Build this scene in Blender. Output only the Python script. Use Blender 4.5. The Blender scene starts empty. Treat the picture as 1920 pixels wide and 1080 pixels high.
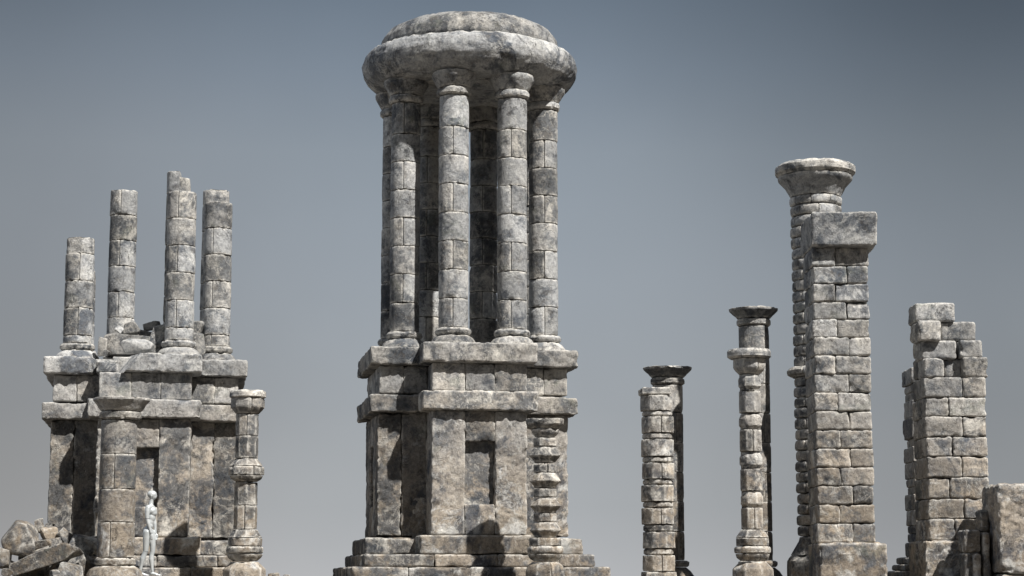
import bpy, math, random
import numpy as np
from mathutils import Vector

S = 0.0117                     # metres per design unit
F = 3650.0                     # focal length in photo pixels (1920 wide)
TH = math.atan(542.0 / F)      # upward tilt: horizon just under the frame
CT, ST = math.cos(TH), math.sin(TH)
SC = bpy.context.scene
COL = SC.collection
R = math.radians

def K(py, d):  return d / (F * CT - (540 - py) * ST)            # units per pixel
def ZZ(py, d): return (F * ST + (540 - py) * CT) * K(py, d)
def XX(px, py, d): return (px - 960) * K(py, d)

# ------------------------------------------------------------------ noise
_rng = np.random.RandomState(7)
_perm = _rng.permutation(256); _perm = np.concatenate([_perm, _perm, _perm])
_g = _rng.normal(size=(256, 3)); _g /= np.linalg.norm(_g, axis=1)[:, None]
def perlin(P):
    P = np.asarray(P, float); i = np.floor(P).astype(int); f = P - i; i &= 255
    u = f * f * f * (f * (f * 6 - 15) + 10)
    out = 0
    for dx in (0, 1):
        wx = u[:, 0] if dx else 1 - u[:, 0]
        a = _perm[i[:, 0] + dx]
        for dy in (0, 1):
            wy = u[:, 1] if dy else 1 - u[:, 1]
            b = _perm[a + i[:, 1] + dy]
            for dz in (0, 1):
                wz = u[:, 2] if dz else 1 - u[:, 2]
                g = _g[_perm[b + i[:, 2] + dz]]
                d = g[:, 0] * (f[:, 0] - dx) + g[:, 1] * (f[:, 1] - dy) + g[:, 2] * (f[:, 2] - dz)
                out = out + wx * wy * wz * d
    return out * 1.5
def fbm(P, o=3):
    r = 0; a = 1.0; s = 0
    for k in range(o):
        r = r + a * perlin(P * (2.03 ** k) + 17.3 * k); s += a; a *= .5
    return r / s
def smooth(x): x = np.clip(x, 0, 1); return x * x * (3 - 2 * x)
def rock(P, amp, seed, sc=1.0, terr=1.0):
    o = np.array([seed * 3.17, seed * 1.93, seed * 7.1])
    Q = P + 10 * np.stack([perlin(P / 30 + o + 5), perlin(P / 30 + o + 9), perlin(P / 30 + o + 13)], 1)
    a = fbm(Q / (44 * sc) + o, 3)
    h = fbm(Q * np.array([.7, .7, 1.0]) / (62 * sc) + o + 31, 3) * 7
    fr = h - np.floor(h)
    t = (np.floor(h) + smooth((fr - .42) / .16)) / 7
    fine = fbm(P / (8 * sc) + o, 2)
    rid = 1 - np.abs(perlin(Q / (22 * sc) + o + 77)) * 2.2
    rid = np.clip(rid, 0, 1) ** 3
    msk = smooth((fbm(P / 70 + o + 3, 2) + .12) / .3)          # rough only in places
    return amp * (.45 * a + (1.5 * terr * t - .5 * rid) * (.25 + .75 * msk) + .3 * fine * (.3 + .7 * msk))

# ------------------------------------------------------------------ mesh builder
class MB:
    def __init__(s): s.V = []; s.Q = []; s.T = []; s.A = []; s.n = 0
    def add(s, V, Q, tone, edge, warm=None):
        s.V.append(V); s.Q.append(Q + s.n); s.n += len(V)
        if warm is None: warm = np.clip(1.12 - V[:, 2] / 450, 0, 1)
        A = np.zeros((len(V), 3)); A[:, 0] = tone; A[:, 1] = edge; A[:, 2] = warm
        s.A.append(A)
    def build(s, name, mat, parent=None, origin=None, sharp=36):
        V = np.concatenate(s.V); Q = np.concatenate(s.Q); A = np.concatenate(s.A)
        if parent is not None:
            base = np.array(parent['_o'])
        else:
            base = np.array(origin if origin is not None else (V[:, 0].mean(), V[:, 1].mean(), V[:, 2].min()))
        me = bpy.data.meshes.new(name)
        nq = len(Q)
        me.vertices.add(len(V)); me.vertices.foreach_set('co', ((V - base) * S).astype(np.float32).ravel())
        me.loops.add(nq * 4); me.loops.foreach_set('vertex_index', Q.astype(np.int32).ravel())
        me.polygons.add(nq); me.polygons.foreach_set('loop_start', np.arange(nq, dtype=np.int32) * 4)
        me.polygons.foreach_set('loop_total', np.full(nq, 4, np.int32))
        me.polygons.foreach_set('use_smooth', np.ones(nq, bool))
        me.update(); me.validate()
        for k, nm in enumerate(('tone', 'edge', 'warm')):
            at = me.attributes.new(nm, 'FLOAT', 'POINT')
            at.data.foreach_set('value', A[:, k].astype(np.float32))
        me.set_sharp_from_angle(angle=R(sharp))
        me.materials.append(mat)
        o = bpy.data.objects.new(name, me); COL.objects.link(o)
        if parent is not None: o.parent = parent
        else: o.location = tuple(base * S)
        o['_o'] = [float(x) for x in base]
        return o

def thing(name, label, cat, base, group=None):
    o = bpy.data.objects.new(name, None); COL.objects.link(o)
    o.empty_display_size = .3
    o.location = tuple(np.array(base, float) * S); o['_o'] = [float(x) for x in base]
    return tag(o, label, cat, group)
def tag(o, label, cat, group=None):
    o['label'] = label; o['category'] = cat; o['kind'] = 'thing'
    if group: o['group'] = group
    return o
def sub(name, parent):
    o = bpy.data.objects.new(name, None); COL.objects.link(o); o.parent = parent; o['_o'] = list(parent['_o'])
    return o

# ------------------------------------------------------------------ primitives
def spaced(L, b, cell):
    n = max(1, int(round((L - 2 * b) / cell)))
    mid = np.linspace(b, L - b, n + 1)
    return np.concatenate([[0, .3 * b, .65 * b], mid, [L - .65 * b, L - .3 * b, L]]) - L / 2

def block(mb, c, size, rot=0, bev=2.2, amp=2.0, seed=1, tone=None, cell=3.2, chip=1.0, cuts=(), tilt=None, sc=1.0):
    """rough hewn stone block; local x along its length, local -y its outer face"""
    rs = random.Random(seed * 7919 + int(c[0] * 3 + c[2] * 5))
    if tone is None: tone = rs.random()
    ax = [spaced(size[i], bev, cell) for i in range(3)]
    n = [len(a) for a in ax]
    P = []
    idq = []
    for axis in range(3):
        u, v = [i for i in range(3) if i != axis]
        for side in (0, 1):
            iu, iv = np.meshgrid(np.arange(n[u]), np.arange(n[v]), indexing='ij')
            I = [None] * 3
            I[axis] = np.full_like(iu, 0 if side == 0 else n[axis] - 1); I[u] = iu; I[v] = iv
            idx = (I[0] * n[1] + I[1]) * n[2] + I[2]
            a, b_, c_, d_ = idx[:-1, :-1], idx[1:, :-1], idx[1:, 1:], idx[:-1, 1:]
            q = np.stack([a, b_, c_, d_], -1).reshape(-1, 4)
            flip = (side == 0) ^ (axis == 1)
            if flip: q = q[:, ::-1]
            idq.append(q)
    Q = np.concatenate(idq)
    uniq, inv = np.unique(Q.ravel(), return_inverse=True)
    Q = inv.reshape(-1, 4)
    i0 = uniq // (n[1] * n[2]); i1 = (uniq // n[2]) % n[1]; i2 = uniq % n[2]
    p = np.stack([ax[0][i0], ax[1][i1], ax[2][i2]], 1)
    h = np.array(size) / 2
    q_ = np.clip(p, -h + bev, h - bev)
    d = p - q_; L = np.linalg.norm(d, axis=1, keepdims=True); L[L == 0] = 1
    nrm = d / L
    e = 1 - np.abs(nrm).max(1)
    dist = np.sort(h - np.abs(p), axis=1)[:, 1]          # distance to the nearest box edge
    p = q_ + nrm * bev
    # cuts (broken corners)
    for (cn, cd) in cuts:
        cn = np.array(cn, float); cn /= np.linalg.norm(cn)
        m = np.maximum(0, p @ cn - cd); p = p - m[:, None] * cn
        dist = np.where(m > 0, np.maximum(4, dist), dist)
    if tilt: 
        tx, tz = tilt
        p = p @ np.array([[math.cos(tx), 0, math.sin(tx)], [0, 1, 0], [-math.sin(tx), 0, math.cos(tx)]])
    cr, sr = math.cos(rot), math.sin(rot)
    M = np.array([[cr, sr, 0], [-sr, cr, 0], [0, 0, 1]])
    Pw = p @ M + np.array(c, float)
    N = nrm @ M
    dd = rock(Pw, amp, seed % 13 + tone, sc)
    # worn edges: edges sink in irregularly
    near = np.exp(-dist / 3.5)
    dd = dd - near * chip * np.clip(.15 + 1.8 * fbm(Pw / 11 + seed, 2), 0, 3) * 1.1
    big = np.exp(-dist / 9.0) * np.clip(fbm(Pw / 26 + seed * 2.2, 2) - .16, 0, 1) * 11 * chip
    dd = dd - big
    dd = np.clip(dd + .5, -size[1] * .25, amp * .8)
    Pw = Pw + N * dd[:, None]
    mb.add(Pw, Q, tone, np.exp(-dist / 1.8))
    return Pw

def drum(mb, cx, cy, prof, n=0, rot=0, seams=(), seed=1, tone=None, amp=.9, seg=72, cell=3.2, cut=None, bev=1.0, hard=0.0, terr=.55, sc=.8):
    """turned stone; prof = [(r, z)...] bottom to top; n = 0 round, else n-sided"""
    rs = random.Random(seed * 31 + int(prof[0][1]))
    if tone is None: tone = rs.random()
    th = list(np.linspace(0, 2 * math.pi, seg, endpoint=False))
    rm = max(r for r, z in prof)
    for s_ in seams:
        for k in (-1.6, -.7, 0, .7, 1.6): th.append((s_ + k / rm) % (2 * math.pi))
    if n:
        for k in range(n):
            for q in (-.5, 0, .5): th.append((rot + 2 * math.pi * k / n + q / rm) % (2 * math.pi))
    th = np.array(sorted(set(np.round(th, 5))))
    pr = [(prof[0][0] - bev, prof[0][1])]
    pts = [(prof[0][0], prof[0][1] + bev)] + list(prof[1:-1]) + [(prof[-1][0], prof[-1][1] - bev)]
    out = [(0.02, prof[0][1], 9), (prof[0][0] * .6, prof[0][1], 9), (pr[0][0], pr[0][1], 0)]
    for i in range(len(pts)):
        if i:
            a, b = pts[i - 1], pts[i]
            L = math.hypot(b[0] - a[0], b[1] - a[1]); m = max(1, int(L / cell))
            for k in range(1, m):
                t = k / m; out.append((a[0] + (b[0] - a[0]) * t, a[1] + (b[1] - a[1]) * t, 9))
        ev = 0
        if 0 < i < len(pts) - 1:
            a1 = math.atan2(pts[i][1] - pts[i-1][1], pts[i][0] - pts[i-1][0]); a2 = math.atan2(pts[i+1][1] - pts[i][1], pts[i+1][0] - pts[i][0])
            if abs(a1 - a2) < R(38): ev = 9
        out.append((pts[i][0], pts[i][1], ev))
    out += [(prof[-1][0] - bev, prof[-1][1], 0), (prof[-1][0] * .6, prof[-1][1], 9), (0.02, prof[-1][1], 9)]
    r = np.array([o[0] for o in out]); z = np.array([o[1] for o in out]); ed = np.array([o[2] for o in out], float)
    arc = np.concatenate([[0], np.cumsum(np.hypot(np.diff(r), np.diff(z)))])
    zero = arc[ed < .5]
    ed = np.abs(arc[:, None] - zero[None]).min(1)
    dr = np.gradient(r); dz = np.gradient(z); L = np.hypot(dr, dz) + 1e-6
    nr, nz = dz / L, -dr / L
    m, k = len(r), len(th)
    T, Rr = np.meshgrid(th, r); _, Zm = np.meshgrid(th, z)
    fac = np.ones_like(T); dcor = np.full_like(T, 99.)
    if n:
        a = np.mod(T - rot, 2 * math.pi / n)
        fac = math.cos(math.pi / n) / np.cos(a - math.pi / n)
        dcor = np.minimum(a, 2 * math.pi / n - a) * Rr
        fac = fac * (1 - .02 * np.exp(-dcor / 1.2))
    Rf = Rr * fac
    if cut:
        ca, cd = cut
        c_ = np.cos(T - ca); lim = np.where(c_ > 1e-3, cd / np.maximum(c_, 1e-3), 1e9)
        Rf = np.minimum(Rf, lim)
    X = cx + Rf * np.cos(T); Y = cy + Rf * np.sin(T)
    P = np.stack([X, Y, Zm], -1).reshape(-1, 3)
    dd = rock(P, amp, seed % 17 + tone, sc, terr).reshape(m, k)
    E = np.exp(-np.minimum(ed[:, None] + 0 * T, dcor) / 1.6)
    dd -= E * np.clip(.35 + 1.5 * fbm(P / 9 + seed, 2).reshape(m, k), 0, 2) * .9 * (1 if not hard else hard)
    dd -= np.exp(-(ed[:, None] + 0 * T) / 7) * np.clip(fbm(P / 22 + seed * 1.7, 2).reshape(m, k) - .18, 0, 1) * 8
    for s_ in seams:
        da = np.abs(np.mod(T - s_ + math.pi, 2 * math.pi) - math.pi) * rm
        dd -= 2.2 * np.exp(-(da / .9) ** 2)
        E = np.maximum(E, .8 * np.exp(-np.abs(da - 1.7) / 1.2))
    w = np.clip(Rr / (rm * .5), 0, 1)
    P[:, 0] += (dd * nr[:, None] * np.cos(T) * w).ravel(); P[:, 1] += (dd * nr[:, None] * np.sin(T) * w).ravel()
    P[:, 2] += (dd * nz[:, None] * w).ravel()
    i, j = np.meshgrid(np.arange(m - 1), np.arange(k), indexing='ij')
    j2 = (j + 1) % k
    Q = np.stack([i * k + j, i * k + j2, (i + 1) * k + j2, (i + 1) * k + j], -1).reshape(-1, 4)
    tn = np.full((m, k), tone)
    if seams:                                   # each piece between seams has its own tone
        ss = sorted([s % (2 * math.pi) for s in seams])
        idx = np.searchsorted(ss, T.ravel() % (2 * math.pi)).reshape(m, k) % len(ss)
        tn = tone + idx * .37
    mb.add(P, Q, tn.ravel(), E.ravel())

def kitprof(px0, d, table):
    """table of (y, halfwidth px) top to bottom -> profile bottom to top in units"""
    out = []
    for y, hw in table:
        r = hw * K(y, d); out.append((r, ZZ(y, d - r * .85)))
    return out[::-1]

# ------------------------------------------------------------------ materials
def mat_stone():
    m = bpy.data.materials.new('weathered_stone'); m.use_nodes = True
    nt = m.node_tree; N = nt.nodes; Lk = nt.links; N.clear()
    def nd(t, **k):
        n = N.new(t)
        for a, b in k.items(): setattr(n, a, b)
        return n
    out = nd('ShaderNodeOutputMaterial'); bs = nd('ShaderNodeBsdfPrincipled')
    Lk.new(bs.outputs[0], out.inputs[0])
    tc = nd('ShaderNodeTexCoord')
    at = {k: nd('ShaderNodeAttribute', attribute_name=k) for k in ('tone', 'edge', 'warm')}
    def math_(op, a, b=None, c=None, clamp=False):
        n = nd('ShaderNodeMath', operation=op, use_clamp=clamp)
        for i, x in enumerate((a, b, c)):
            if x is None: continue
            if isinstance(x, (int, float)): n.inputs[i].default_value = x
            else: Lk.new(x, n.inputs[i])
        return n.outputs[0]
    W = math_('MULTIPLY', at['tone'].outputs['Fac'], 23.0)
    mp = nd('ShaderNodeMapping'); Lk.new(tc.outputs['Object'], mp.inputs[0])
    def noise(scale, det, rough=.6, dist=0, w=True, stretch=None, lac=2.0):
        n = nd('ShaderNodeTexNoise', noise_dimensions='4D')
        n.inputs['Scale'].default_value = scale; n.inputs['Detail'].default_value = det
        n.inputs['Roughness'].default_value = rough; n.inputs['Distortion'].default_value = dist
        n.inputs['Lacunarity'].default_value = lac
        if stretch:
            q = nd('ShaderNodeMapping'); q.inputs['Scale'].default_value = stretch; q.inputs['Rotation'].default_value = (0, .5, .3)
            Lk.new(tc.outputs['Object'], q.inputs[0]); Lk.new(q.outputs[0], n.inputs['Vector'])
        else: Lk.new(mp.outputs[0], n.inputs['Vector'])
        if w: Lk.new(W, n.inputs['W'])
        else: n.inputs['W'].default_value = 3.3
        return n.outputs['Fac']
    def mr(x, a, b, c=0, d=1):
        n = nd('ShaderNodeMapRange', interpolation_type='SMOOTHSTEP')
        Lk.new(x, n.inputs[0])
        for i, v in enumerate((a, b, c, d)): n.inputs[i + 1].default_value = v
        return n.outputs[0]
    def mix(f, a, b, bt='MIX'):
        n = nd('ShaderNodeMix', data_type='RGBA', blend_type=bt)
        if isinstance(f, (int, float)): n.inputs[0].default_value = f
        else: Lk.new(f, n.inputs[0])
        for i, x in ((6, a), (7, b)):
            if isinstance(x, tuple): n.inputs[i].default_value = x + (1,)
            else: Lk.new(x, n.inputs[i])
        return n.outputs[2]
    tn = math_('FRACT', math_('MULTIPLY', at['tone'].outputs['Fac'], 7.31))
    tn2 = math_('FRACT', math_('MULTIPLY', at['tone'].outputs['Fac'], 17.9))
    big = noise(.9, 6, .6, .4); mid = noise(2.1, 13, .7, .25); pat = noise(1.0, 13, .7, .6, w=False)
    fine = noise(16, 10, .8, .2); vein = noise(2.2, 9, .66, .9); spk = noise(26, 5, .7); cl = noise(1.3, 13, .72, .5)
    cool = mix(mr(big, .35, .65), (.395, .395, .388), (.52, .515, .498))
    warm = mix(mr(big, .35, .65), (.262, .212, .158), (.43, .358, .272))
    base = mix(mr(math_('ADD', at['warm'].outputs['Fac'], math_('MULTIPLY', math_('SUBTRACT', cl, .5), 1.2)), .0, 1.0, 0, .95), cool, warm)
    # grey-blue weathering drifting over the blocks, some blocks far darker than others
    sh = math_('ADD', mid, math_('MULTIPLY', math_('SUBTRACT', tn, .5), .17))
    base = mix(math_('MULTIPLY', mr(sh, .46, .6), .82), base, (.10, .115, .135))
    base = mix(math_('MULTIPLY', mr(pat, .5, .6), .78), base, (.052, .066, .088))
    base = mix(math_('MULTIPLY', mr(noise(4.2, 12, .75, .3), .52, .64), .5), base, (.15, .128, .105))
    base = mix(math_('MULTIPLY', mr(noise(1.2, 10, .7, .6, w=False), .56, .66), .45), base, (.2, .215, .175))
    # pale mineral clouds, ragged light streaks and dark hairline cracks
    base = mix(math_('MULTIPLY', mr(cl, .52, .63), .8), base, (.68, .665, .62))
    v = math_('ABSOLUTE', math_('SUBTRACT', vein, .5))
    base = mix(math_('MULTIPLY', math_('MULTIPLY', mr(v, .0, .03, 1, 0), mr(noise(1.4, 4), .45, .6)), .55), base, (.66, .64, .59))
    cr_ = math_('MULTIPLY', mr(math_('ABSOLUTE', math_('SUBTRACT', noise(1.7, 8, .62, 1.3), .5)), 0, .008, 1, 0), mr(noise(1.1, 3), .5, .6))
    base = mix(math_('MULTIPLY', cr_, .7), base, (.07, .065, .06))
    base = mix(math_('MULTIPLY', mr(spk, .6, .7), .6), base, (.7, .68, .63))
    base = mix(mr(fine, .44, .58), base, mix(1.0, base, (.66, .66, .68), 'MULTIPLY'))
    hv = nd('ShaderNodeHueSaturation'); Lk.new(base, hv.inputs['Color'])
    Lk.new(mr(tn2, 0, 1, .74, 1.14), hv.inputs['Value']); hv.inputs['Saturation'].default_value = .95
    base = hv.outputs[0]
    base = mix(1.0, base, mix(mr(math_('ADD', tn, math_('MULTIPLY', math_('SUBTRACT', big, .5), 1.5)), .25, .75), (.965, .995, 1.025), (1.015, 1.0, .965)), 'MULTIPLY')
    ew = math_('MULTIPLY', at['edge'].outputs['Fac'], mr(noise(7, 6, .7), .42, .58))
    base = mix(math_('MULTIPLY', ew, .75), base, (.68, .66, .61))
    Lk.new(base, bs.inputs['Base Color'])
    bs.inputs['Roughness'].default_value = .88
    bs.inputs['Specular IOR Level'].default_value = .28
    h = math_('ADD', math_('MULTIPLY', noise(4.5, 12, .72, .5), 1.0), math_('MULTIPLY', fine, .35))
    h = math_('SUBTRACT', h, math_('MULTIPLY', cr_, .3))
    st = noise(5, 8, .65, .7, stretch=(1.6, 1.6, .55))
    h = math_('ADD', h, math_('MULTIPLY', st, .7))
    h = math_('SUBTRACT', h, math_('MULTIPLY', mr(math_('ABSOLUTE', math_('SUBTRACT', noise(1.6, 7, .6, 1.0), .5)), 0, .012, 1, 0), .12))
    bp = nd('ShaderNodeBump'); bp.inputs['Strength'].default_value = 1.0; bp.inputs['Distance'].default_value = .042
    Lk.new(h, bp.inputs['Height']); Lk.new(bp.outputs[0], bs.inputs['Normal'])
    return m
STONE = mat_stone()

def mat_simple(name, col, rough, metal=0, nscale=0, c2=None):
    m = bpy.data.materials.new(name); m.use_nodes = True
    nt = m.node_tree; bs = nt.nodes['Principled BSDF']
    bs.inputs['Base Color'].default_value = col + (1,); bs.inputs['Roughness'].default_value = rough
    bs.inputs['Metallic'].default_value = metal
    if nscale:
        tc = nt.nodes.new('ShaderNodeTexCoord'); n = nt.nodes.new('ShaderNodeTexNoise')
        n.inputs['Scale'].default_value = nscale; n.inputs['Detail'].default_value = 8
        rp = nt.nodes.new('ShaderNodeValToRGB'); rp.color_ramp.elements[0].color = col + (1,); rp.color_ramp.elements[1].color = c2 + (1,)
        rp.color_ramp.elements[0].position = .35; rp.color_ramp.elements[1].position = .65
        nt.links.new(tc.outputs['Object'], n.inputs['Vector']); nt.links.new(n.outputs['Fac'], rp.inputs[0])
        nt.links.new(rp.outputs[0], bs.inputs['Base Color'])
        b = nt.nodes.new('ShaderNodeBump'); b.inputs['Strength'].default_value = .3; b.inputs['Distance'].default_value = .02
        nt.links.new(n.outputs['Fac'], b.inputs['Height']); nt.links.new(b.outputs[0], bs.inputs['Normal'])
    return m
GROUND = mat_simple('dry_earth', (.06, .052, .042), .95, 0, .8, (.115, .098, .078))
SILVER = mat_simple('satin_silver', (.50, .54, .56), .38, .3, 3, (.62, .65, .66))
JOINT = mat_simple('joint_grey', (.16, .17, .18), .5, .3, 3, (.2, .21, .22))
GZ = -3.0                                             # ground level (units)

# ------------------------------------------------------------------ kit column
def kit_column(parent, ax, ay, zb, zt, seed, r=27.5, ring=True, capital=True, drumh=53.0, base=True, top=None, split0=1, sa=None):
    """column standing at zb; shaft drums up to zt (capital on top)"""
    c = sub('column', parent)
    rs = random.Random(seed)
    seam = sa if sa is not None else -math.pi / 2 + rs.uniform(-.25, .25)
    if base:
        b = MB()
        drum(b, ax, ay, [(42, zb), (41, zb + 6), (36, zb + 13), (30, zb + 18)], seed=seed, amp=.8)
        drum(b, ax, ay, [(31, zb + 18.2), (33.2, zb + 21.5), (33.6, zb + 26), (31.5, zb + 31)], seed=seed + 1, amp=.7)
        b.build('base', STONE, c)
    z = zb + (31.2 if base else 0)
    ztop = zt - (44 if capital else 0)
    first = (ztop - z) % drumh if not capital else 0
    if first < 9: first = 0
    s = MB(); k = 0
    while z < ztop - 8:
        h = min(drumh, ztop - z)
        if k == 0 and first: h = first
        if ztop - (z + h) < 16: h = ztop - z
        sm = () if (k + split0) % 2 else (seam, seam + math.pi)
        drum(s, ax + rs.uniform(-.5, .5), ay, [(r + rs.uniform(-.3, .5), z + .25), (r + rs.uniform(-.4, .4), z + h - .25)], seams=sm, seed=seed * 5 + k, tone=rs.random(), amp=.95)
        z += h; k += 1
    if top: top(s, ax, ay, z, r)
    s.build('shaft', STONE, c)
    if capital:
        b = MB(); z = ztop
        drum(b, ax, ay, [(30.5, z + .2), (33, z + 4), (33, z + 10), (31, z + 15)], seed=seed + 2, amp=.6)
        drum(b, ax, ay, [(30.5, z + 15.3), (32.5, z + 20), (37.5, z + 29), (42, z + 36), (42.5, z + 44)], seed=seed + 3, amp=.8)
        b.build('capital', STONE, c)
    return c

# ------------------------------------------------------------------ tower kit
def tower(cx, cy, phi, name, label, ringang, ruined=False, seed=1):
    base = thing(name, label, 'tower' if not ruined else 'ruin', (cx, cy, GZ))
    rs = random.Random(seed)
    bx, by = cx - 7 * math.cos(phi), cy - 7 * math.sin(phi)
    cp, sp_ = math.cos(phi), math.sin(phi)
    def lb(mb, x0, x1, y0, y1, z0, z1, g=.15, **k):
        """block in the tower's own frame: x to the right, y away from the front"""
        lx, ly = (x0 + x1) / 2, (y0 + y1) / 2
        k.setdefault('seed', rs.randrange(9999)); k.setdefault('tone', rs.random())
        block(mb, (bx + lx * cp - ly * sp_, by + lx * sp_ + ly * cp, (z0 + z1) / 2), (abs(x1 - x0) - 2 * g, abs(y1 - y0) - 2 * g, z1 - z0 - .9), rot=phi, **k)
    z3 = ZZ(1063, 3412); z2 = ZZ(1039, 3435); z1 = ZZ(1003.5, 3454)
    zw = ZZ(770, 3462); zs2 = ZZ(732, 3454); zc = ZZ(680, 3460); zs1 = ZZ(641, 3454)
    def mir(f):
        for sx in (-1, 1):
            for sy in (-1, 1): f(sx, sy)
    # two square steps
    for half, za, zb_, cs in ((227, GZ - 14, z3, (-130, -22, 92)), (205, z3, z2, (-82, 30, 140))):
        mb = MB(); W_ = 62
        for sy in (-1, 1):
            c = [-half] + [q if sy < 0 else q + rs.uniform(-20, 20) for q in cs] + [half]
            for a, b in zip(c[:-1], c[1:]): lb(mb, a, b, sy * half, sy * (half - W_), za, zb_, bev=3.2, amp=2.4, chip=1.3)
        for sx in (-1, 1):
            c = [-half + W_] + sorted(rs.uniform(-.6, .6) * (half - W_) for _ in range(2)) + [half - W_]
            if c[2] - c[1] < 40: c[1] -= 25; c[2] += 25
            for a, b in zip(c[:-1], c[1:]): lb(mb, sx * half, sx * (half - W_), a, b, za, zb_, bev=3.2, amp=2.4, chip=1.3)
        mb.build('step', STONE, base)
    def slabs(nm, za, zb_, df, hf, ds_, hs, broken=False, drop=3.0):
        mb = MB(); kw = dict(bev=3.4, amp=3.0, chip=1.7)
        if broken:
            lb(mb, -50, hf, -df, -df + 84, za, zb_, cuts=[((-.75, -.3, .6), 50)], tone=.31, **kw)
            lb(mb, -hf + 12, -52, -df + 34, -df + 84, za, zb_ - 12, tone=.6, **kw)
            lb(mb, -hf, hf - 50, df - 84, df, za, zb_, **kw)
        else:
            for sy in (-1, 1): lb(mb, -hf, hf, sy * df, sy * (df - 84), za, zb_, cuts=[((-.7 , sy * .7, -.1), (df and 42 + hf * .72 - 4)) ] if sy < 0 else (), **kw)
        for sx in (-1, 1): lb(mb, sx * ds_, sx * (ds_ - 95), -hs, hs, za, zb_ - drop, **kw)
        return mb.build(nm, STONE, base)
    slabs('step', z2, z1, 203, 108, 197, 138, drop=4)
    mb = MB()
    for x_, y_ in ((150, 92), (62, 158), (110, 110)):
        block(mb, (bx, by, (GZ - 10 + zs1 - 5) / 2), (x_ * 2, y_ * 2, zs1 - 5 - GZ + 10), rot=phi, bev=2, amp=.4, cell=26, seed=3, tone=.7)
    mb.build('core', STONE, base)
    zl = ZZ(828, 3470); zq = ZZ(945, 3470)
    mb = MB()
    for sy in (-1, 1):
        f, g_ = sy * 183, sy * 112
        kk = dict(amp=3.4, chip=1.4, bev=3.4)
        lb(mb, -86, -26, f, g_, z1, zw, **kk); lb(mb, 28, 86, f, g_, z1, zw, cuts=[((.8, sy * .6, 0), 47)] if ruined else (), **kk)
        kk = dict(amp=2.6, bev=2.8)
        lb(mb, -26, 28, f * .99, g_, zl, zw, **kk); lb(mb, -26, 28, f * .99, g_, z1, zq, **kk)
        lb(mb, -27, 29, sy * 166, g_, zq - 4, zl + 4, amp=3)
        for sx in (-1, 1):
            tq = {'tone': .1125} if sx < 0 else {}  # left panels get a darker tone standing in for shade on the wall
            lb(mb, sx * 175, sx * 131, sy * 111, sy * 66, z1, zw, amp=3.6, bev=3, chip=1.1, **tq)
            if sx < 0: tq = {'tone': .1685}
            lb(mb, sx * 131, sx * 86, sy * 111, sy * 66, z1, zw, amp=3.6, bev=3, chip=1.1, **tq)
    for sx in (-1, 1):
        f, g_ = sx * 175, sx * 131
        lb(mb, f, g_, -72, -27, z1, zw, amp=3, bev=3); lb(mb, f, g_, 27, 72, z1, zw, amp=3, bev=3)
        lb(mb, f, g_, -27, 27, zl, zw, amp=2.4, bev=3); lb(mb, f, g_, -27, 27, z1, zq, amp=2.4, bev=3)
        lb(mb, sx * 155, g_, -28, 28, zq - 4, zl + 4, amp=2)
    mb.build('wall', STONE, base)
    slabs('cornice', zw, zs2, 197, 104, 191, 132)
    mb = MB(); kk = dict(amp=2.4, bev=2.4)
    for sy in (-1, 1):
        for (a, b) in ((-85, -26), (-26, 28), (28, 86)): lb(mb, a, b, sy * 182, sy * 112, zs2, zc, **kk)
        for sx in (-1, 1):
            lb(mb, sx * 173, sx * 129, sy * 117, sy * 70, zs2, zc, **kk); lb(mb, sx * 129, sx * 86, sy * 117, sy * 70, zs2, zc, **kk)
    for sx in (-1, 1):
        for (a, b) in ((-70, -24), (-24, 24), (24, 70)): lb(mb, sx * 173, sx * 130, a, b, zs2, zc, **kk)
    mb.build('block_course', STONE, base)
    slabs('cornice', zc, zs1, 197, 104, 191, 132, broken=ruined)
    return base, zs1

# ================================================================== WHOLE TOWER
TX, TY = XX(879, 640, 3650), 3650.
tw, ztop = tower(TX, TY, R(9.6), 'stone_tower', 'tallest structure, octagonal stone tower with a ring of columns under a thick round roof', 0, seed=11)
zroof = ZZ(177, 3650)
RA = [R(-11.5 + 1.3 + 45 * k) for k in range(8)]
for k, a in enumerate(RA):
    kit_column(tw, TX + 143 * math.sin(a), TY - 143 * math.cos(a), ztop - .5, zroof + 3, seed=40 + k, split0=(0 if k in (0, 1, 2, 5) else 1))
# dark inner wall seen between the columns
# roof
mb = MB()
zmid = ZZ(128, 3650); zlow_top = ZZ(65, 3482); ztop2 = ZZ(20, 3530)
pr = [(120, zroof), (166, zroof + 1), (184, zroof + 8), (197, zroof + 19), (205, zroof + 33), (207, zroof + 48), (203, zroof + 61), (193, zroof + 72), (180, zlow_top - 3), (168, zlow_top), (140, zlow_top + 1)]
drum(mb, TX, TY, pr, seed=3, amp=4.5, seg=300, cell=4, bev=1, tone=.31, terr=.35, sc=1.5)
rf = mb.build('roof', STONE, tw, sharp=60)
mb = MB()
drum(mb, TX, TY, [(155, zlow_top - 12), (166, zlow_top - 2), (172, zlow_top + 12), (169, zlow_top + 28), (157, zlow_top + 44), (136, zlow_top + 55), (100, ztop2 + 1)], seed=8, amp=3.6, seg=260, cell=4, tone=.62, terr=.3, sc=1.5)
mb.build('roof_cap', STONE, rf, sharp=60)

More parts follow.
